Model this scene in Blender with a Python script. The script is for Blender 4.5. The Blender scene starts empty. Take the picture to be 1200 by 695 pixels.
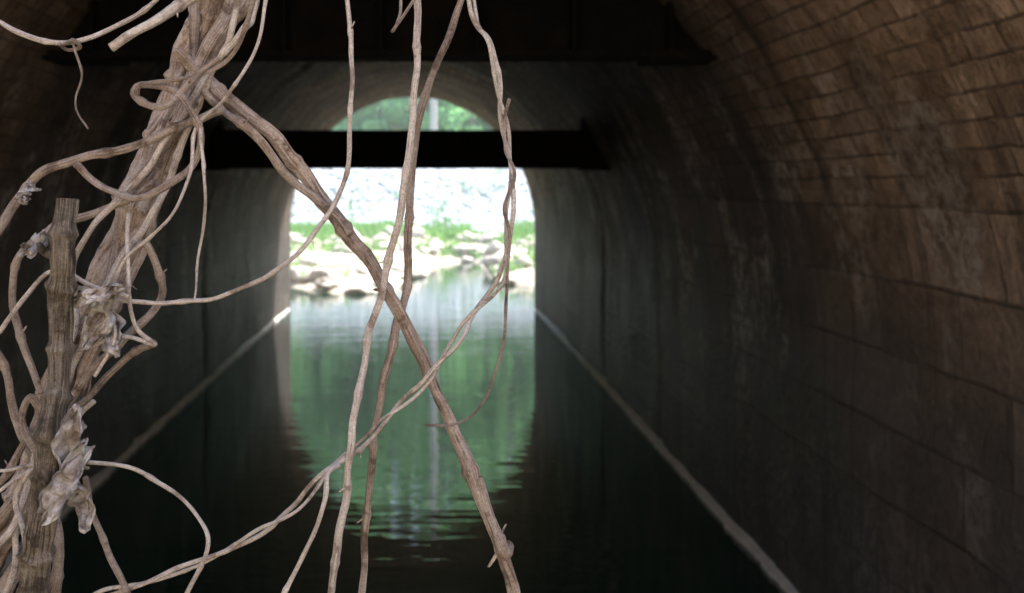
import bpy, math, random
import numpy as np
from mathutils import Vector, noise, Matrix
random.seed(7); np.random.seed(7)
scene=bpy.context.scene
CAMZ=2.475; CX=-0.266

# ---------------------------------------------------------------- helpers
def new_obj(name, verts, faces, mat=None, smooth=False, uvs=None, parent=None):
    me=bpy.data.meshes.new(name)
    me.from_pydata([tuple(v) for v in verts],[],[tuple(f) for f in faces])
    if uvs is not None:
        ul=me.uv_layers.new(name="UVMap")
        li=np.zeros(len(me.loops),dtype=np.int32); me.loops.foreach_get("vertex_index",li)
        ul.data.foreach_set("uv",np.asarray(uvs,dtype=np.float32)[li].ravel())
    if mat: me.materials.append(mat)
    if smooth: me.polygons.foreach_set("use_smooth",[True]*len(me.polygons))
    me.update()
    ob=bpy.data.objects.new(name,me); scene.collection.objects.link(ob)
    if parent: ob.parent=parent
    return ob
def empty(name):
    e=bpy.data.objects.new(name,None); scene.collection.objects.link(e); return e
class MB:
    def __init__(s): s.v=[];s.f=[];s.uv=[]
    def add(s,v,f,uv=None):
        o=len(s.v); s.v+= [tuple(a) for a in v]; s.f+=[tuple(i+o for i in q) for q in f]
        s.uv+= list(uv) if uv is not None else [(0,0)]*len(v)
    def box(s,x0,x1,y0,y1,z0,z1):
        v=[(x,y,z) for x in(x0,x1) for y in(y0,y1) for z in(z0,z1)]
        s.add(v,[(0,1,3,2),(4,6,7,5),(0,4,5,1),(2,3,7,6),(0,2,6,4),(1,5,7,3)])
    def obj(s,name,mat,smooth=False,parent=None): return new_obj(name,s.v,s.f,mat,smooth,s.uv,parent)
def mat(name):
    m=bpy.data.materials.new(name); m.use_nodes=True
    nt=m.node_tree; b=nt.nodes["Principled BSDF"]; return m,nt,b
def N(nt,t,**k):
    n=nt.nodes.new(t)
    for a,v in k.items():
        if a.startswith("i_"): n.inputs[a[2:].replace("_"," ")].default_value=v
        else: setattr(n,a,v)
    return n
def ramp(nt,fac,stops):
    r=nt.nodes.new("ShaderNodeValToRGB"); e=r.color_ramp.elements
    e[0].position=stops[0][0]; e[0].color=(*stops[0][1],1) if len(stops[0][1])==3 else stops[0][1]
    e[1].position=stops[-1][0]; e[1].color=(*stops[-1][1],1)
    for p,c in stops[1:-1]:
        x=e.new(p); x.color=(*c,1)
    nt.links.new(fac,r.inputs[0]); return r.outputs[0]
def mix(nt,fac,a,b,mode='MIX'):
    m=nt.nodes.new("ShaderNodeMix"); m.data_type='RGBA'; m.blend_type=mode
    for s,i in((fac,0),(a,6),(b,7)):
        if hasattr(s,'links'): nt.links.new(s,m.inputs[i])
        else: m.inputs[i].default_value=s if i==0 else (*s,1)
    return m.outputs[2]
def mathn(nt,op,a,b=0.0,c=False):
    m=nt.nodes.new("ShaderNodeMath"); m.operation=op; m.use_clamp=c
    for s,i in((a,0),(b,1)):
        if hasattr(s,'links'): nt.links.new(s,m.inputs[i])
        else: m.inputs[i].default_value=s
    return m.outputs[0]
def mrange(nt,v,a,b,c=0.0,d=1.0):
    n=N(nt,"ShaderNodeMapRange"); nt.links.new(v,n.inputs[0])
    for i,x in enumerate((a,b,c,d)): n.inputs[i+1].default_value=x
    return n.outputs[0]
def noise_n(nt,vec,scale,detail=4,rough=.55,mapscale=None):
    if mapscale:
        mp=N(nt,"ShaderNodeMapping"); mp.inputs["Scale"].default_value=mapscale
        nt.links.new(vec,mp.inputs[0]); vec=mp.outputs[0]
    n=N(nt,"ShaderNodeTexNoise"); n.inputs["Scale"].default_value=scale
    n.inputs["Detail"].default_value=detail; n.inputs["Roughness"].default_value=rough
    nt.links.new(vec,n.inputs["Vector"]); return n.outputs["Fac"]
def bump(nt,b,h,strength,dist,prev=None):
    n=N(nt,"ShaderNodeBump"); n.inputs["Strength"].default_value=strength; n.inputs["Distance"].default_value=dist
    nt.links.new(h,n.inputs["Height"])
    if prev: nt.links.new(prev,n.inputs["Normal"])
    if b: nt.links.new(n.outputs[0],b.inputs["Normal"])
    return n.outputs[0]

# ---------------------------------------------------------------- materials
def stone_mat(name, ring=False):
    m,nt,b=mat(name)
    tc=N(nt,"ShaderNodeTexCoord"); uv=tc.outputs["UV"]; ob=tc.outputs["Object"]
    sep=N(nt,"ShaderNodeSeparateXYZ"); nt.links.new(ob,sep.inputs[0])
    nz=N(nt,"ShaderNodeTexNoise"); nz.inputs["Scale"].default_value=2.6; nt.links.new(uv,nz.inputs["Vector"])
    nz.inputs["Detail"].default_value=3
    vm=N(nt,"ShaderNodeVectorMath",operation='SCALE'); vm.inputs["Scale"].default_value=0.03
    nt.links.new(nz.outputs["Color"],vm.inputs[0])
    va=N(nt,"ShaderNodeVectorMath",operation='ADD'); nt.links.new(uv,va.inputs[0]); nt.links.new(vm.outputs[0],va.inputs[1])
    def brick(w,h,mort):
        br=N(nt,"ShaderNodeTexBrick"); nt.links.new(va.outputs[0],br.inputs["Vector"])
        br.inputs["Scale"].default_value=1; br.inputs["Brick Width"].default_value=w; br.inputs["Row Height"].default_value=h
        br.inputs["Mortar Size"].default_value=mort; br.inputs["Mortar Smooth"].default_value=.6
        br.inputs["Color1"].default_value=(0,0,0,1); br.inputs["Color2"].default_value=(1,1,1,1)
        br.inputs["Mortar"].default_value=(.5,.5,.5,1); br.inputs["Bias"].default_value=0
        return br
    b1=brick(.78,.36,.010); b2=brick(.27,.11,.007)
    arch=mathn(nt,'GREATER_THAN',sep.outputs[2],2.45)
    cell=mix(nt,arch,b1.outputs["Color"],b2.outputs["Color"])
    mfac=N(nt,"ShaderNodeMix"); nt.links.new(arch,mfac.inputs[0]); nt.links.new(b1.outputs["Fac"],mfac.inputs[2]); nt.links.new(b2.outputs["Fac"],mfac.inputs[3])
    mort=mfac.outputs[0]
    n1=noise_n(nt,ob,1.3,5,.7)
    blot=noise_n(nt,ob,.9,5,.7,(1,1.6,1))
    patch=ramp(nt,blot,[(.40,(.12,.12,.12)),(.60,(1,1,1))])
    mort=mathn(nt,'MULTIPLY',mort,patch)
    base=ramp(nt,n1,[(.3,(.52,.36,.24)),(.7,(.64,.485,.36))])
    fine=noise_n(nt,ob,13,5,.75)
    base=mix(nt,.65,base,ramp(nt,fine,[(.36,(.28,.26,.25)),(.60,(1,1,1))]),'MULTIPLY')
    base=mix(nt,.75,base,ramp(nt,blot,[(.38,(.28,.27,.26)),(.58,(1,1,1))]),'MULTIPLY')
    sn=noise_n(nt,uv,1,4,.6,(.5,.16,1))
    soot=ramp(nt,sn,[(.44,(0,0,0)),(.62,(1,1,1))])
    inside_shade=mathn(nt,'MULTIPLY',mrange(nt,mathn(nt,'ADD',sep.outputs[1],mathn(nt,'MULTIPLY',n1,1.6)),4.9,7.0),mrange(nt,sep.outputs[1],17.6,11.0))  # shade of the tunnel's dark middle stretch, painted into the base colour
    s2=mathn(nt,'ADD',mathn(nt,'MULTIPLY',soot,.32),mathn(nt,'MULTIPLY',inside_shade,.66),True)  # soot stains plus the painted interior shade
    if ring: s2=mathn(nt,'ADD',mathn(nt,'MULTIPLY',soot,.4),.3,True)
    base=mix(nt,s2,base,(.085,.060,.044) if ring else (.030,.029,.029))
    damp_shade=mrange(nt,mathn(nt,'ADD',sep.outputs[2],mathn(nt,'MULTIPLY',n1,1.4)),3.5,2.0)  # damp lower wall; its shade is also painted into this darkening
    base=mix(nt,mathn(nt,'MULTIPLY',damp_shade,.80),base,(.066,.067,.068))
    dr=noise_n(nt,uv,1,3,.6,(5,.12,1))
    base=mix(nt,ramp(nt,dr,[(.55,(0,0,0)),(.64,(.65,.65,.65))]),base,(.038,.036,.034))
    st=noise_n(nt,uv,1,4,.6,(2.0,.9,1))
    zone=mathn(nt,'MULTIPLY',mrange(nt,sep.outputs[2],.9,1.7),mrange(nt,sep.outputs[2],3.4,2.6))
    eff=mathn(nt,'MULTIPLY',ramp(nt,st,[(.50,(0,0,0)),(.60,(1,1,1))]),ramp(nt,fine,[(.42,(0,0,0)),(.58,(1,1,1))]))
    eff=mathn(nt,'MULTIPLY',eff,mathn(nt,'ADD',.20,mathn(nt,'MULTIPLY',zone,.5)))
    if not ring: base=mix(nt,eff,base,(.46,.44,.41))
    base=mix(nt,1.0,base,ramp(nt,cell,[(0,(.60,.58,.57)),(1,(1.0,1.0,1.0))]),'MULTIPLY')
    base=mix(nt,mathn(nt,'MULTIPLY',mort,.62),base,(.022,.020,.018))
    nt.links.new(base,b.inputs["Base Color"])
    nt.links.new(mathn(nt,'SUBTRACT',.95,mathn(nt,'MULTIPLY',damp_shade,.35)),b.inputs["Roughness"])
    b.inputs["Specular IOR Level"].default_value=.3
    h=mathn(nt,'SUBTRACT',mathn(nt,'ADD',mathn(nt,'MULTIPLY',cell,.35),mathn(nt,'MULTIPLY',fine,1.8)),mathn(nt,'MULTIPLY',mort,.8))
    bump(nt,b,h,.9,.028)
    return m
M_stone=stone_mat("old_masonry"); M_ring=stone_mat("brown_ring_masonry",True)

def simple(name,c1,c2,scale=8,rough=.85,bs=.5,bd=.02,spec=.4,detail=4):
    m,nt,b=mat(name); tc=N(nt,"ShaderNodeTexCoord")
    n=noise_n(nt,tc.outputs["Object"],scale,detail,.65)
    nt.links.new(ramp(nt,n,[(.3,c1),(.7,c2)]),b.inputs["Base Color"])
    b.inputs["Roughness"].default_value=rough; b.inputs["Specular IOR Level"].default_value=spec
    bump(nt,b,n,bs,bd); return m
M_steel=simple("sooty_steel",(.004,.004,.004),(.009,.008,.007),6,.95,spec=.1)
M_ledge=simple("lime_crust",(.60,.59,.57),(.88,.87,.85),9,.9)
M_rock=simple("river_rock",(.34,.32,.29),(.62,.59,.54),3,.9,.8,.05)
M_rip=simple("limestone_riprap",(.38,.42,.46),(.74,.79,.85),1.6,.9,.8,.05)
M_pole=simple("weathered_pole",(.24,.235,.23),(.36,.35,.34),12,.8)
M_post=simple("dark_timber",(.05,.04,.03),(.12,.1,.08),12,.8)

# ground
m,nt,b=mat("ground_soil"); M_ground=m
tc=N(nt,"ShaderNodeTexCoord"); ob=tc.outputs["Object"]; sp=N(nt,"ShaderNodeSeparateXYZ"); nt.links.new(ob,sp.inputs[0])
gn=noise_n(nt,ob,.6,5,.7); gf=noise_n(nt,ob,4,5,.75)
g=ramp(nt,gn,[(.35,(.07,.11,.03)),(.55,(.12,.17,.05)),(.7,(.15,.14,.07))])
yy=mathn(nt,'ADD',sp.outputs[1],mathn(nt,'MULTIPLY',gn,4.0))
def band(lo,hi,soft): return mathn(nt,'MULTIPLY',mrange(nt,yy,lo-soft,lo+soft),mrange(nt,yy,hi+soft,hi-soft))
gravel=ramp(nt,gf,[(.35,(.34,.37,.40)),(.65,(.66,.70,.76))])
sand=ramp(nt,gf,[(.35,(.32,.30,.25)),(.65,(.54,.50,.43))])
bounce_clay=ramp(nt,gf,[(.35,(.42,.31,.22)),(.65,(.60,.48,.37))])  # added pale ground behind the camera, coloured to bounce warm light
g=mix(nt,band(22,36.8,.6),g,sand); g=mix(nt,band(40.5,57,.5),g,gravel); g=mix(nt,band(-24,0,1.0),g,bounce_clay)
nt.links.new(g,b.inputs["Base Color"]); b.inputs["Roughness"].default_value=.95
bump(nt,b,gf,.8,.08)

# water
m,nt,b=mat("river_water"); M_water=m
tc=N(nt,"ShaderNodeTexCoord"); ob=tc.outputs["Object"]
b.inputs["Base Color"].default_value=(.010,.032,.023,1); b.inputs["Roughness"].default_value=.02
b.inputs["IOR"].default_value=1.95
w1=noise_n(nt,ob,1,3,.5,(.55,2.6,1)); w2=noise_n(nt,ob,1,2,.5,(2.0,10,1))
hh=mathn(nt,'ADD',mathn(nt,'MULTIPLY',w1,.8),mathn(nt,'MULTIPLY',w2,.36))
bump(nt,b,hh,.28,.026)

# vines
def vine_mat(name,dark,lightc,pale,streak=1.0):
    m,nt,b=mat(name); tc=N(nt,"ShaderNodeTexCoord"); uv=tc.outputs["UV"]; ob=tc.outputs["Object"]
    s=noise_n(nt,uv,1,5,.7,(14,34,1)); s2=noise_n(nt,ob,34,5,.65); s3=noise_n(nt,ob,420,3,.7)
    c=ramp(nt,s,[(.36,dark),(.47,lightc),(.60,pale)])
    c=mix(nt,ramp(nt,s2,[(.52,(0,0,0)),(.62,(.7,.7,.7))]),c,pale)
    c=mix(nt,ramp(nt,s2,[(.36,(.85,.85,.85)),(.46,(0,0,0))]),c,dark)
    c=mix(nt,.45,c,ramp(nt,s3,[(.40,(.32,.28,.26)),(.56,(1,1,1))]),'MULTIPLY')
    nt.links.new(c,b.inputs["Base Color"]); b.inputs["Roughness"].default_value=.85; b.inputs["Specular IOR Level"].default_value=.2
    p=bump(nt,None,s,.9*streak,.006); bump(nt,b,s3,.7,.0015,p); return m
M_tan=vine_mat("tan_vine_bark",(.145,.10,.075),(.40,.31,.25),(.58,.50,.44))
M_pale=vine_mat("pale_vine_bark",(.23,.18,.15),(.50,.435,.385),(.68,.635,.59),.6)
M_bark=vine_mat("grey_bark",(.055,.044,.034),(.165,.135,.10),(.33,.29,.24),1.5)
M_cut=simple("cut_wood",(.14,.12,.10),(.36,.32,.26),200,.9,.4,.001)
m,nt,b=mat("dry_leaf"); M_leafdry=m
tc=N(nt,"ShaderNodeTexCoord"); ob=tc.outputs["Object"]
c=ramp(nt,noise_n(nt,ob,45,6,.75),[(.38,(.14,.11,.095)),(.50,(.31,.285,.27)),(.62,(.48,.48,.50))])
nt.links.new(c,b.inputs["Base Color"]); b.inputs["Roughness"].default_value=.8
bump(nt,b,noise_n(nt,ob,140,4,.7),.8,.002)

def foliage_mat(name,cols,tr=.45,tc_=(.24,.56,.18)):
    m=bpy.data.materials.new(name); m.use_nodes=True; nt=m.node_tree; nt.nodes.clear()
    out=N(nt,"ShaderNodeOutputMaterial"); tc=N(nt,"ShaderNodeTexCoord")
    n=noise_n(nt,tc.outputs["Object"],.9,3,.7); c=ramp(nt,n,cols)
    d=N(nt,"ShaderNodeBsdfDiffuse"); t=N(nt,"ShaderNodeBsdfTranslucent"); mx=N(nt,"ShaderNodeMixShader"); mx.inputs[0].default_value=tr
    gl=N(nt,"ShaderNodeBsdfGlossy"); gl.inputs["Roughness"].default_value=.5; gl.inputs["Color"].default_value=(.75,1,.9,1)
    mg=N(nt,"ShaderNodeMixShader"); mg.inputs[0].default_value=.05
    nt.links.new(c,d.inputs[0]); nt.links.new(mix(nt,.6,c,tc_),t.inputs[0])
    nt.links.new(d.outputs[0],mx.inputs[1]); nt.links.new(t.outputs[0],mx.inputs[2])
    nt.links.new(mx.outputs[0],mg.inputs[1]); nt.links.new(gl.outputs[0],mg.inputs[2]); nt.links.new(mg.outputs[0],out.inputs[0]); return m
M_fol=foliage_mat("tree_foliage",[(.3,(.10,.23,.10)),(.5,(.19,.40,.17)),(.7,(.28,.52,.24))],.5)
M_grass=foliage_mat("grass_blades",[(.3,(.12,.20,.07)),(.7,(.25,.36,.14))],.35)

# ---------------------------------------------------------------- terrain
def sm(a,b,x):
    t=min(1,max(0,(x-a)/(b-a))); return t*t*(3-2*t)
def H(x,y):
    n=noise.noise(Vector((x*.25,y*.25,1.3)))*.5+noise.noise(Vector((x*.9,y*.9,4)))*.15
    xc=x-CX
    if y>=20.5:
        shore=23.5+1.2*math.sin(x*1.1)+5*math.exp(-((x-.4)/1.1)**2)
        z=-.7+ .85*sm(shore-1.5,shore+1.5,y)+.55*sm(shore+1,36,y)
        sx=.6+.12*(y-26)
        z-=.55*math.exp(-((x-sx)/.8)**2)*(1-sm(32,36,y))
        z+= 2.9*sm(38.5,45,y)
        z+= sm(54,110,y)*22 + sm(110,260,y)*15
        side=sm(6,16,abs(xc))*(1-sm(36,50,y))*2.2
        z+=side*(.6+.4*sm(20,30,y))+n*.35
        emb=sm(8,10,abs(xc))*(1-sm(20.5,32,y))*6.0
        return max(z,emb if emb>0.3 else z)
    if y>=1.7:
        return -1.2+ sm(6.5,8.5,abs(xc))*7.6+n*.15*sm(7,9,abs(xc))
    bed=-1.0
    bank=1.28+.05*n
    left=1-sm(.35,1.2,x)
    right=sm(2.6,4.5,x)
    drop=1-sm(1.35,1.7,y)
    z=bed+(bank-bed)*max(left*drop,right)
    bounce_slope=min(1,max(0,(-3.5-y)/13.0)); bounce_slope=bounce_slope*bounce_slope*(3-2*bounce_slope)  # unseen slope shaped to bounce sunlight into the tunnel and onto the vines
    z=z*(1-min(1,bounce_slope*3))+ (1.2)*min(1,bounce_slope*3)+bounce_slope*8.5+n*bounce_slope
    emb=sm(8,10,abs(xc))*sm(-9,1.7,y)*6.2
    return max(z,emb+n*.2 if emb>.3 else z)
def axis(lo,hi,core0,core1,step):
    a=list(np.arange(core0,core1+1e-6,step)); s=step; x=core0
    L=[]; 
    while x>lo: s*=1.18; x-=s; L.append(x)
    R=[]; s=step; x=core1
    while x<hi: s*=1.18; x+=s; R.append(x)
    return L[::-1]+a+R
xs=axis(-900,900,-14,14,.35); ys=axis(-600,1500,-18,60,.35)
V=[(x,y,H(x,y)) for y in ys for x in xs]; nx=len(xs)
F=[(j*nx+i,j*nx+i+1,(j+1)*nx+i+1,(j+1)*nx+i) for j in range(len(ys)-1) for i in range(nx-1)]
new_obj("ground",V,F,M_ground,True)
new_obj("water",[(-7.5,-8,0),(7,-8,0),(7,36,0),(-7.5,36,0)],[(0,1,2,3)],M_water)

# ---------------------------------------------------------------- tunnel
tun=empty("stone_tunnel")
def profile(a,bb,zs=1.6,n=44):
    P=[]
    for z in np.linspace(-1.2,zs,12): P.append((a,z))
    for k in range(1,n): 
        t=math.pi*k/n; P.append((a*math.cos(t),zs+bb*math.sin(t)))
    for z in np.linspace(zs,-1.2,12): P.append((-a,z))
    return P
def lining(name,y0,y1,a,bb,step=.2,M=None,a1=None,b1=None):
    P=profile(a,bb); P1=profile(a1 or a,b1 or bb); L=[0]
    for i in range(1,len(P)): L.append(L[-1]+math.dist(P[i],P[i-1]))
    Y=np.linspace(y0,y1,int((y1-y0)/step)+1); v=[];uv=[]
    for y in Y:
        t=min(1,(y-y0)/max(.01,(y1-y0)))
        for (ax,az_),(bx,bz),l in zip(P,P1,L):
            px=ax+(bx-ax)*t; pz=az_+(bz-az_)*t
            d=.04*noise.noise(Vector((px*.8,y*.8,pz*.8)))+.016*noise.noise(Vector((px*3,y*3,pz*3)))
            dist=abs((y-.6)%3.05); dist=min(dist,3.05-dist)
            d+=.03*math.exp(-(dist/.05)**2)
            r=1+d/2.5
            v.append((CX+px*r,y,1.6+(pz-1.6)*(r if pz>1.6 else 1))); uv.append((y,l))
    n=len(P); f=[(j*n+i,(j+1)*n+i,(j+1)*n+i+1,j*n+i+1) for j in range(len(Y)-1) for i in range(n-1)]
    return new_obj(name,v,f,M or M_stone,True,uv,tun)
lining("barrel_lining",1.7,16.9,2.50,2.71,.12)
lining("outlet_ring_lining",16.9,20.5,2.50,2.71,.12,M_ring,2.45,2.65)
def portal(name,y,a,bb,s):
    P=profile(a,bb); W=11;T=6.9; mb=MB(); O=[]
    for x,z in P:
        if z<=1.6+1e-6: O.append((math.copysign(W,x),z))
        else:
            dx,dz=x,z-1.6; k=min(W/abs(dx) if abs(dx)>1e-6 else 1e9,(T-1.6)/dz); O.append((dx*k,1.6+dz*k))
    for i in range(len(P)-1):
        q=[P[i],P[i+1],O[i+1],O[i]]
        mb.add([(CX+u,y,w) for u,w in q],[(0,1,2,3)],q)
        if O[i][0]!=O[i+1][0] and O[i][1]!=O[i+1][1]:
            c=(math.copysign(W,O[i][0]),T); mb.add([(CX+u,y,w) for u,w in (O[i],O[i+1],c)],[(0,1,2)],[O[i],O[i+1],c])
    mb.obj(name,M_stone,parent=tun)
    mb=MB(); n=27
    for k in range(n):
        t0=math.pi*(k+.03)/n; t1=math.pi*(k+.97)/n
        q=[]
        for t in(t0,t1):
            for e in(.02,.48): q.append(((a+e)*math.cos(t),1.6+(bb+e)*math.sin(t)))
        v=[(CX+u,y+dy,w) for dy in (s*.003,s*.09) for u,w in q]
        mb.add(v,[(4,5,7,6),(0,1,5,4),(2,6,7,3),(0,4,6,2),(1,3,7,5)],[(u+k,w) for u,w in q]*2)
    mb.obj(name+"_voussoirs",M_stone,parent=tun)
    mb=MB(); mb.box(CX-W-.1,CX+W+.1,min(y+s*.12,y-s*.4),max(y+s*.12,y-s*.4),T+.003,T+.3); mb.obj(name+"_coping",M_stone,parent=tun)
portal("near_portal",1.7,2.50,2.71,-1); portal("far_portal",20.5,2.45,2.65,1)
mb=MB(); mb.box(CX-10.9,CX+10.9,2.12,20.08,6.5,6.85); mb.obj("embankment_fill",M_ground,parent=tun)
for sx,nm in((1,"ledge_right"),(-1,"ledge_left")):
    v=[];Y=np.arange(1.8,20.4,.06)
    for y in Y:
        w=.035+.03*noise.noise(Vector((y*1.7,sx*3,0)))+.018*noise.noise(Vector((y*9,sx*3,2)))
        a=2.56; z=.035+.014*noise.noise(Vector((y*2.2,5,sx)))
        v+=[(CX+sx*a,y,z+.01),(CX+sx*(2.48-w),y,z),(CX+sx*(2.48-w),y,-.1)]
    f=[]
    for j in range(len(Y)-1):
        for i in range(2): f.append((j*3+i,j*3+i+1,j*3+i+4,j*3+i+3))
    new_obj("waterline_"+nm,v,f,M_ledge,False,None,tun)
def beam(y,z0,z1,hw,extra):
    e=empty("steel_beam"); mb=MB(); t=.035; w=.15
    mb.box(CX-hw,CX+hw,y-w,y+w,z0,z0+t); mb.box(CX-hw,CX+hw,y-w,y+w,z1-t,z1)
    mb.box(CX-hw,CX+hw,y-.012,y+.012,z0+t-.001,z1-t+.001)
    for k in range(7):
        x=CX-hw+.25+k*(2*hw-.5)/6; mb.box(x-.012,x+.012,y-w+.01,y-.013,z0+t-.001,z1-t+.001)
    mb.obj("girder",M_steel,parent=e)
    mb=MB()
    for sgn in(1,-1):
        x=CX+sgn*(hw-.17); mb.box(x-.22,x+.22,y-w-.03,y+w+.03,z0-.02,z0-.002)
        mb.box(x-.2,x+.2,y-w+.02,y+w-.02,z1+.002,z1+extra)
    mb.obj("bearing_plates",M_steel,parent=e)
beam(11.4,2.66,3.08,2.36,.14); beam(6.2,3.24,3.66,1.97,.1)

# ---------------------------------------------------------------- rocks
def ico(sub=1):
    import bmesh
    bm=bmesh.new(); bmesh.ops.create_icosphere(bm,subdivisions=sub,radius=1)
    v=[tuple(a.co) for a in bm.verts]; f=[tuple(q.index for q in p.verts) for p in bm.faces]; bm.free(); return np.array(v),f
I2,F2=ico(3); I1,F1=ico(1)
def rocks(name,items,base,faces,M,amp,freq,smooth):
    mb=MB()
    for (x,y,z,s) in items:
        o=Vector((random.uniform(0,99),random.uniform(0,99),0)); R=Matrix.Rotation(random.uniform(0,6.28),3,'Z')
        sc=(s*random.uniform(.8,1.4),s*random.uniform(.7,1.1),s*random.uniform(.45,.8)); vv=[]
        for p in base:
            q=Vector(p); d=1+amp*noise.noise(q*freq+o)+amp*.4*noise.noise(q*freq*2.6+o); q=q*d
            q=Vector((q.x*sc[0],q.y*sc[1],q.z*sc[2])); q=R@q; vv.append((q.x+x,q.y+y,q.z+z))
        mb.add(vv,faces)
    mb.obj(name,M,smooth)
it=[]
for k in range(260):
    y=random.uniform(22.5,36); x=random.uniform(-7,7)
    if abs(x-(.5+.12*(y-26)))<.9 and y<33: continue
    h=H(x,y)
    if h<-.35: continue
    it.append((x,y,h+.02,random.choice([.12,.15,.2,.25,.3,.42])))
rocks("river_boulders",it,I2,F2,M_rock,.5,1.3,True)
it=[]
for k in range(6500):
    y=random.uniform(38.5,47); x=random.uniform(-11,11); it.append((x,y,H(x,y)+.01,random.uniform(.05,.15)))
rocks("riprap_stones",it,I1,F1,M_rip,.35,1.5,False)

# grass
mb=MB()
for k in range(19000):
    r_=random.random()
    y=random.gauss(37.4,1.6) if r_<.5 else (random.uniform(25,37) if r_<.9 else random.uniform(38,44))
    x=random.uniform(-9,9)
    if y<35 and noise.noise(Vector((x*.5,y*.5,9)))<.05: continue
    if 35<=y<39.5 and noise.noise(Vector((x*.6,y*.3,3)))<-.2: continue
    if y>=39.5 and noise.noise(Vector((x*.9,y*.9,13)))<.22: continue
    z=H(x,y); 
    if z<.08: continue
    h=random.uniform(.10,.38); a=random.uniform(0,6.28); dx,dy=math.cos(a)*.035,math.sin(a)*.035; lx,ly=random.uniform(-.2,.2),random.uniform(-.2,.2)
    mb.add([(x-dx,y-dy,z),(x+dx,y+dy,z),(x+lx*.5+dx,y+ly*.5+dy,z+h*.6),(x+lx,y+ly,z+h),(x+lx*.5-dx,y+ly*.5-dy,z+h*.6)],[(0,1,2,3,4)])
mb.obj("grass",M_grass)

# ---------------------------------------------------------------- trees
def tube_pts(pts,rad,n=7):
    v=[];f=[]
    for i,(p,r) in enumerate(zip(pts,rad)):
        for k in range(n):
            a=6.283*k/n; v.append((p[0]+r*math.cos(a),p[1]+r*math.sin(a),p[2]))
    for i in range(len(pts)-1):
        for k in range(n): f.append((i*n+k,i*n+(k+1)%n,(i+1)*n+(k+1)%n,(i+1)*n+k))
    return v,f
def forest(name,spots,leafsize,nclump,nleaf):
    root=empty(name); wood=MB(); LV=[];nq=0
    for (x,y,ht,cr) in spots:
        z0=H(x,y)-.2; pts=[(x+.3*math.sin(k),y+.3*math.cos(k*1.3),z0+ht*.85*k/6) for k in range(7)]
        wood.add(*tube_pts(pts,[.3*(1-k/7.5)*ht/14+.03 for k in range(7)]))
        for c in range(nclump):
            t=random.uniform(.06,1); rr=cr*(math.sin(math.pi*min(1,t*.85+.12))**.6)*random.uniform(.25,1); a=random.uniform(0,6.28)
            cx,cy,cz=x+rr*math.cos(a),y+rr*math.sin(a),z0+ht*t
            if c%4==0:
                k=min(5,int(t*5)); wood.add(*tube_pts([pts[k],((pts[k][0]+cx)/2,(pts[k][1]+cy)/2,(pts[k][2]+cz)/2+.2),(cx,cy,cz)],[.08,.05,.02],5))
            cs=random.uniform(.6,1.4)*cr*.28
            P=np.random.normal(0,1,(nleaf,3)); P/= (np.linalg.norm(P,axis=1,keepdims=True)+1e-6); P*=np.random.uniform(.4,1,(nleaf,1))*cs*np.array([1.2,1.2,.7])
            P+=np.array([cx,cy,cz])
            A=np.random.normal(0,1,(nleaf,3)); A/=np.linalg.norm(A,axis=1,keepdims=True)
            B=np.cross(A,np.random.normal(0,1,(nleaf,3))); B/=np.linalg.norm(B,axis=1,keepdims=True)
            s=leafsize*np.random.uniform(.6,1.3,(nleaf,1))
            LV.append(np.stack([P-A*s,P-B*s*.55,P+A*s,P+B*s*.55],1).reshape(-1,3)); nq+=nleaf
    wood.obj("trunks",M_post,parent=root)
    V=np.concatenate(LV); me=bpy.data.meshes.new("foliage"); me.vertices.add(len(V)); me.vertices.foreach_set("co",V.astype(np.float32).ravel())
    me.loops.add(nq*4); me.loops.foreach_set("vertex_index",np.arange(nq*4,dtype=np.int32)); me.polygons.add(nq)
    me.polygons.foreach_set("loop_start",np.arange(0,nq*4,4,dtype=np.int32)); me.polygons.foreach_set("loop_total",np.full(nq,4,dtype=np.int32))
    me.materials.append(M_fol); me.update(calc_edges=True); o=bpy.data.objects.new("foliage",me); scene.collection.objects.link(o); o.parent=root
spots=[]
for row,(yy0,hh0) in enumerate([(63,12),(70,16),(78,19),(88,21)]):
    for k in range(13):
        x=-36+6*k+random.uniform(-2,2)+row*2; spots.append((x,yy0+random.uniform(-2.5,2.5),hh0*random.uniform(.85,1.2),random.uniform(3.2,4.6)))
forest("distant_trees",spots,.34,30,80)
spots=[(-18+2.6*k+random.uniform(-.6,.6),57+random.uniform(-1,1),random.uniform(3.2,5.2),random.uniform(1.8,2.4)) for k in range(15)]
forest("hedge_shrubs",spots,.2,16,70)
spots=[(-11,30,8,3),(11.5,29,9,3),(-14,38,11,3.5),(14,37,10,3.4),(-17,24,8,3),(17,25,8,3)]
forest("riverside_trees",spots,.2,24,80)

# utility pole
up=empty("utility_pole"); px,py=.4,52; z0=H(px,py)
mb=MB(); v,f=tube_pts([(px,py,z0-.3+ (15)*k/6) for k in range(7)],[.19-.011*k for k in range(7)],14); mb.add(v,f); mb.obj("pole",M_pole,True,up)
mb=MB(); mb.box(px-1.2,px+1.2,py-.28,py-.17,z0+12.9,z0+13.02)
for k in (-1.1,-.5,.5,1.1): mb.add(*tube_pts([(px+k,py-.22,z0+13.02),(px+k,py-.22,z0+13.12),(px+k,py-.22,z0+13.2)],[.03,.06,.03],8))
mb.obj("crossarm",M_pole,False,up)

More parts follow.
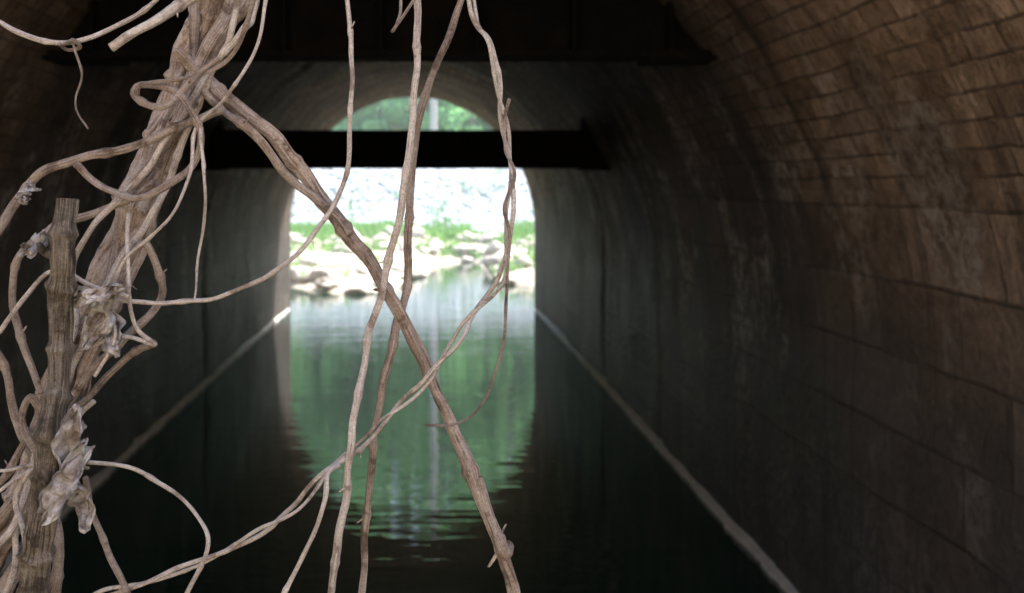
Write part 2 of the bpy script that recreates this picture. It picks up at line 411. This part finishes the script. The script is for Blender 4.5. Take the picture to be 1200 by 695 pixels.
# added scatter volume over the far pool, a made-up veil brightening the view
mm=bpy.data.materials.new("veil_volume"); mm.use_nodes=True; nt=mm.node_tree; nt.nodes.clear()
o_=N(nt,"ShaderNodeOutputMaterial"); vs=N(nt,"ShaderNodeVolumeScatter"); vs.inputs["Color"].default_value=(.78,1,.92,1)
vs.inputs["Density"].default_value=.0032; nt.links.new(vs.outputs[0],o_.inputs["Volume"])
mb=MB(); mb.box(-16,16,21.2,54,.06,20); mb.obj("added_veil",mm)

# ---------------------------------------------------------------- vines (hang ~1.2 m in front, measured in millimetres on that plane)
def W(a,b,d=1.2):
    k=d/1.2; return Vector(((a-499)*.001*k, d, CAMZ-(b-217)*.001*k))
def catmull(P,step=.006):
    out=[]; P=[P[0]*2-P[1]]+P+[P[-1]*2-P[-2]]
    for i in range(1,len(P)-2):
        p0,p1,p2,p3=P[i-1:i+3]; n=max(2,int((p2-p1).length/step))
        for k in range(n):
            t=k/n; out.append(.5*((2*p1)+(p2-p0)*t+(2*p0-5*p1+4*p2-p3)*t*t+(3*p1-p0-3*p2+p3)*t**3))
    out.append(P[-2]); return out
def vine(mb,pts,r,d=1.2,r1=None,twist=0,turns=0,phase=0,nodes=.09,wob=.0018,seed=None,nseg=14,cap=False,ridge=.12):
    seed=random.uniform(0,100) if seed is None else seed
    P=[W(p[0],p[1],p[2] if len(p)>2 else d+.012*math.sin(i*1.7+seed)) for i,p in enumerate(pts)]
    C=catmull(P,.004); n=len(C); r1=r if r1 is None else r1
    L=[0]
    for i in range(1,n): L.append(L[-1]+(C[i]-C[i-1]).length)
    T=[(C[min(n-1,i+1)]-C[max(0,i-1)]).normalized() for i in range(n)]
    nrm=Vector((0,1,0)); nrm=(nrm-T[0]*nrm.dot(T[0])).normalized(); v=[];uv=[]; fr=[]
    for i in range(n):
        nrm=(nrm-T[i]*nrm.dot(T[i])).normalized(); fr.append((nrm.copy(),T[i].cross(nrm)))
    C2=[]
    for i in range(n):
        a,b=fr[i]; o=Vector((0,0,0))
        o+=a*wob*2*noise.noise(Vector((L[i]*22,seed,0)))+b*wob*2*noise.noise(Vector((L[i]*22,seed,7)))
        if twist:
            an=phase+L[i]*turns*6.283; o+=(a*math.cos(an)+b*math.sin(an))*twist*.001
        C2.append(C[i]+o)
    nextnode=random.uniform(.02,nodes) if nodes else 1e9; nd=[]
    while nodes and nextnode<L[-1]: nd.append(nextnode); nextnode+=nodes*random.uniform(.6,1.6)
    for i in range(n):
        t=L[i]/L[-1]; rr=(r+(r1-r)*t)*.001*(1+.16*noise.noise(Vector((L[i]*18,seed,3)))+.08*noise.noise(Vector((L[i]*70,seed,3))))
        bulge=sum(math.exp(-((L[i]-q)/.0045)**2) for q in nd if abs(L[i]-q)<.02)
        rr*=1+.3*min(bulge,1)
        a,b=fr[i]
        for k in range(nseg):
            an=6.283*k/nseg; g=1+ridge*noise.noise(Vector((math.cos(an)*1.6+seed,math.sin(an)*1.6,L[i]*9)))+ridge*.9*noise.noise(Vector((math.cos(an)*4,math.sin(an)*4+seed,L[i]*16)))
            v.append(C2[i]+(a*math.cos(an)+b*math.sin(an))*rr*g); uv.append((L[i],k/nseg if k<=nseg/2 else 1-k/nseg))
    f=[(i*nseg+k,i*nseg+(k+1)%nseg,(i+1)*nseg+(k+1)%nseg,(i+1)*nseg+k) for i in range(n-1) for k in range(nseg)]
    f.append(tuple(range(nseg))[::-1]); f.append(tuple((n-1)*nseg+k for k in range(nseg)))
    mb.add(v,f,uv)
    if r<9 and r>2.4 and nseg>=14:
        for q in nd[::3]:
            i=min(range(n),key=lambda j:abs(L[j]-q)); a,b=fr[i]; an=random.uniform(0,6.28)
            dr=(a*math.cos(an)+b*math.sin(an))*.8+T[i]*random.choice([-.6,.6]); ln=(.004+.001*r)*random.uniform(.8,1.8); c0=C2[i]; rad=r*.00038
            ring=[];u1=a*rad;u2=b*rad
            for s_ in (0,1,2):
                cc=c0+dr*(ln*s_/2+r*.0006*(1 if s_ else 0)); sc_=(1.3,1,.8)[s_]
                for kk in range(6): ring.append(cc+(u1*math.cos(kk*1.047)+u2*math.sin(kk*1.047))*sc_)
            ff=[(s_*6+kk,s_*6+(kk+1)%6,(s_+1)*6+(kk+1)%6,(s_+1)*6+kk) for s_ in (0,1) for kk in range(6)]+[tuple(12+kk for kk in range(6))]
            mb.add(ring,ff,[(L[i]+.01*j,.1) for j in range(18)])
    return C2
def vobj(name,mat_,*specs,parent=None):
    mb=MB()
    for s in specs: vine(mb,s[0],s[1],**(s[2] if len(s)>2 else {}))
    return mb.obj(name,mat_,True,parent)

tr=empty("climbing_vine")
top=[(330,-300),(380,-900),(420,-2200,1.5),(430,-4000,1.62)]
vobj("stem_main",M_tan,([(-170,1150),(-110,830),(-45,690),(15,600),(62,490),(98,395),(138,295),(172,212),(200,135),(226,65),(258,-20)]+top,18,dict(d=1.25,ridge=.5,r1=15,nseg=32,wob=.003)),parent=tr)
vobj("stem_2",M_tan,([(-120,1150),(-60,830),(5,700),(48,595),(92,470),(122,380),(158,285),(197,195),(222,125),(243,60),(272,-20)]+top,10,dict(d=1.225,twist=6,turns=3,ridge=.4,nseg=22)),
     ([(-150,1150),(-90,830),(-20,640),(28,545),(70,440),(110,345),(146,262),(190,178),(214,100),(236,30),(250,-30)]+top,6.5,dict(d=1.215,twist=11,turns=4,phase=2,ridge=.25)),
     ([(-130,1100),(-60,800),(-10,690),(30,600),(60,520),(105,430),(120,350),(165,255),(205,170),(240,90),(268,25),(290,-30)]+top,7.5,dict(d=1.25,twist=9,turns=3.3,phase=4,ridge=.25)),parent=tr)
vobj("stem_3",M_pale,([(-130,1000),(-60,780),(-15,665),(22,610),(45,520),(88,425),(132,330),(175,250),(214,160),(250,90),(285,40),(300,-10)]+top,4.2,dict(d=1.19,twist=5,turns=3,phase=1)),
     ([(-60,760),(10,690),(24,600),(50,500),(60,440),(88,380),(86,310),(112,262),(170,200),(222,120),(262,60),(278,10),(330,-200)],3.8,dict(d=1.18)),parent=tr)
vobj("crossing_vine",M_tan,([(205,60),(238,92),(275,125),(320,160),(365,215),(405,270),(440,318),(478,385),(508,450),(535,510),(562,580),(585,640),(610,720),(650,900),(700,1180)],8.0,dict(d=1.2,r1=6.4,ridge=.35,nseg=22)),
     ([(228,92),(262,130),(290,150),(325,190),(352,220),(392,252),(410,275)],4.8,dict(d=1.185,ridge=.25)),
     ([(560,560),(590,645),(596,640)],5,dict(d=1.19,r1=7)))
up1=[(495,-400),(500,-1500,1.3),(490,-3800,1.62)]
vobj("hanging_vine",M_pale,([(488,-90),(489,0),(486,110),(471,235),(456,305),(432,400),(414,500),(401,610),(388,700),(375,900),(380,1180)],4.1,dict(d=1.16,ridge=.25)),([(488,-85)]+up1,4.6,dict(d=1.16)))
vobj("hanging_vine",M_tan,([(640,-300),(575,-100),(543,-10),(512,75),(490,140),(481,220),(477,330),(458,415),(441,490),(432,600),(424,700),(420,900),(430,1180)],4.4,dict(d=1.19,ridge=.25)),([(640,-300),(680,-1500,1.3),(690,-3800,1.62)],4.9,dict(d=1.19)))
tw=[(540,-300),(552,-10),(574,55),(588,130),(600,200),(597,262),(588,325),(556,366),(530,405),(500,445),(462,482),(425,520),(385,550),(340,598),(290,632),(225,662),(165,685),(110,702),(20,760),(-60,900)]
vobj("twisting_vine",M_pale,(tw,2.6,dict(d=1.16,twist=3.1,turns=6)),(tw,2.1,dict(d=1.16,twist=3.7,turns=6,phase=3.1)),([(540,-300),(560,-1500,1.3),(560,-3800,1.62)],4,dict(d=1.16)))
vobj("curling_tendril",M_tan,([(596,118),(590,140),(594,175),(603,205),(592,245),(597,290),(591,340),(590,390),(575,448),(556,480),(530,496),(498,499)],2.1,dict(d=1.13,r1=1.4)))
vobj("hanging_vine",M_pale,([(402,-300),(407,-10),(413,60),(409,130),(410,178),(394,235),(360,285),(320,322),(270,343),(215,354),(150,353),(95,338),(60,330)],2.6,dict(d=1.14)),([(402,-300),(395,-1500,1.3),(395,-3800,1.62)],3,dict(d=1.14)))
vobj("curling_tendril",M_pale,([(398,545),(384,556),(380,590),(362,638),(330,700),(290,800)],2.4,dict(d=1.13,r1=2.8)))
vobj("tangled_vine",M_tan,
 ([(-40,330),(-5,275),(28,222),(70,192),(130,178),(185,160),(225,143),(262,128)],5.0,dict(d=1.17)),
 ([(88,192),(110,212),(150,232),(190,222),(222,200),(236,172),(232,140),(205,110),(165,100),(158,115),(190,125),(225,95),(258,70)],4.0,dict(d=1.15)),
 ([(50,460),(24,390),(14,330),(30,290),(75,262),(130,243),(180,215)],4.1,dict(d=1.16)),
 ([(150,310),(170,285),(186,320),(190,350),(160,385),(120,420),(92,455),(60,490),(36,465),(28,500),(60,560)],4.6,dict(d=1.17)),
 ([(100,560),(108,600),(128,645),(150,700),(190,800)],3.8,dict(d=1.16)),
 ([(62,600),(70,640),(64,700),(50,820)],6,dict(d=1.15)),
 ([(-30,380),(5,430),(18,490),(50,560),(66,620)],5,dict(d=1.2)),
 ([(-40,600),(5,560),(40,500),(95,470),(150,418),(182,402)],4.1,dict(d=1.19)),
 ([(310,-60),(292,20),(262,75),(212,92),(168,99),(160,112)],2.6,dict(d=1.15)))
vobj("tangled_vine",M_pale,
 ([(-60,-10),(-5,22),(40,46),(90,48),(140,30),(190,-10),(260,-120)],2.8,dict(d=1.15)),
 ([(-60,440),(-5,390),(30,345),(62,318),(100,330),(150,350)],2.7,dict(d=1.13)),
 ([(100,540),(150,548),(200,575),(232,608),(243,640),(222,690),(180,760)],2.4,dict(d=1.13)),
 ([(150,250),(148,300),(150,345),(160,385),(182,405),(140,395),(90,410)],2.6,dict(d=1.14)),
 ([(-40,590),(0,575),(50,540),(100,500)],2.4,dict(d=1.14)),
 ([(-40,540),(0,552),(48,545),(105,548)],2.2,dict(d=1.13)),
 ([(20,720),(30,640),(22,580),(60,520),(110,470)],3.0,dict(d=1.14)),
 ([(110,440),(135,400),(128,350),(150,300),(200,255),(222,205),(230,150),(262,118),(300,60),(318,-30)],2.0,dict(d=1.13)),
 ([(236,150),(238,200),(239,250),(234,300),(228,352)],2.4,dict(d=1.14,r1=1.2)))
vobj("broken_twig",M_pale,([(130,56),(175,28),(215,3),(250,-25),(330,-110)],5.3,dict(d=1.12,r1=5)))
vobj("curling_tendril",M_tan,([(84,45),(90,60),(95,85),(88,112),(92,135),(103,152)],1.6,dict(d=1.14,r1=1.1)),
 ([(70,52),(80,60),(94,56),(86,46),(76,50)],2.2,dict(d=1.14)),
 ([(462,-40),(470,15),(460,38),(475,12),(489,-6)],1.8,dict(d=1.12)))
sb=empty("cut_branch")
mb=MB(); C=vine(mb,[(79,234),(75,290),(71,360),(68,440),(60,520),(50,600),(40,700),(20,850),(0,1180)],12,d=1.1,r1=15,nseg=30,ridge=.3,nodes=.06,wob=.001)
mb.obj("branch",M_bark,True,sb)
mb=MB(); c=C[0]+Vector((0,0,.0012)); v=[c]+[c+Vector((math.cos(6.283*k/20)*.0112,math.sin(6.283*k/20)*.0112,-.0004)) for k in range(20)]
mb.add(v,[(0,1+k,1+(k+1)%20) for k in range(20)]); mb.obj("sawn_end",M_cut,False,sb)
mb=MB(); vine(mb,[(66,300),(52,296),(46,288)],5,d=1.095,r1=3.5); mb.obj("knot",M_bark,True,sb)

def dleaf(a,b,d,L,Wd,ang,curl,seed):
    c=W(a,b,d); n,m_=26,16; v=[];f=[]
    ca,sa=math.cos(ang),math.sin(ang)
    for i in range(n+1):
        t=i/n; w=Wd*(math.sin(math.pi*min(1,t*.92+.05))**.7)*(1+.3*noise.noise(Vector((t*7,seed,0))))
        for j in range(m_+1):
            s=j/m_*2-1; x=s*w*.5; y=(t-.5)*L
            th=curl*s; xx=math.sin(th)*w*.5/max(.3,abs(curl)) if abs(curl)>.1 else x; zz=(1-math.cos(th))*w*.5/max(.3,abs(curl))
            zz+=.012*noise.noise(Vector((s*1.8,t*4,seed)))+.008*noise.noise(Vector((s*5,t*10,seed)))+.012*math.sin(t*4+seed)
            xx+=.008*noise.noise(Vector((s*2,t*5,seed+9))); y+=.008*noise.noise(Vector((s*3,t*3,seed+4)))
            v.append((c.x+xx*ca-y*sa,c.y-zz,c.z-(xx*sa+y*ca)))
    for i in range(n):
        for j in range(m_): f.append((i*(m_+1)+j,i*(m_+1)+j+1,(i+1)*(m_+1)+j+1,(i+1)*(m_+1)+j))
    new_obj("dried_leaf",v,f,M_leafdry,True)
dleaf(88,520,1.09,.085,.05,.15,1.8,1.1); dleaf(78,565,1.085,.09,.055,.5,-2.0,5.2); dleaf(96,590,1.10,.06,.03,-.2,1.5,8.2)
dleaf(118,372,1.12,.075,.045,.5,1.9,2.2); dleaf(132,390,1.13,.05,.035,-.4,-1.6,3.7); dleaf(112,346,1.11,.06,.02,1.3,1.4,6.1)
dleaf(42,286,1.12,.03,.022,.8,1.6,9.5); dleaf(33,225,1.13,.02,.014,.2,1.6,4.4)

# ---------------------------------------------------------------- light
az,el=math.radians(50),math.radians(52)
w=bpy.data.worlds.new("World"); scene.world=w; w.use_nodes=True; nt=w.node_tree
sky=nt.nodes.new("ShaderNodeTexSky"); sky.sky_type='NISHITA'; sky.sun_disc=False; sky.sun_elevation=el; sky.sun_rotation=az
sky.dust_density=3
nt.links.new(sky.outputs[0],nt.nodes["Background"].inputs[0]); nt.nodes["Background"].inputs[1].default_value=.46
s=bpy.data.lights.new("sun",'SUN'); s.energy=16; s.angle=math.radians(.5); s.color=(1,.95,.87)
so=bpy.data.objects.new("sun",s); scene.collection.objects.link(so)
so.rotation_euler=Vector((math.cos(el)*math.sin(az),math.cos(el)*math.cos(az),math.sin(el))).to_track_quat('Z','Y').to_euler()
scene.view_settings.view_transform='Standard'; scene.view_settings.look='None'; scene.view_settings.exposure=0
# ---------------------------------------------------------------- camera
cd=bpy.data.cameras.new("camera"); cam=bpy.data.objects.new("camera",cd); scene.collection.objects.link(cam)
cam.location=(0,0,CAMZ); cam.rotation_euler=(math.pi/2,0,0); cd.lens=36; cd.sensor_width=36; cd.shift_x=101/1200; cd.shift_y=-130.5/1200
cd.clip_start=.05; cd.clip_end=4000; cd.dof.use_dof=True; cd.dof.focus_distance=1.17; cd.dof.aperture_fstop=6.3
scene.camera=cam
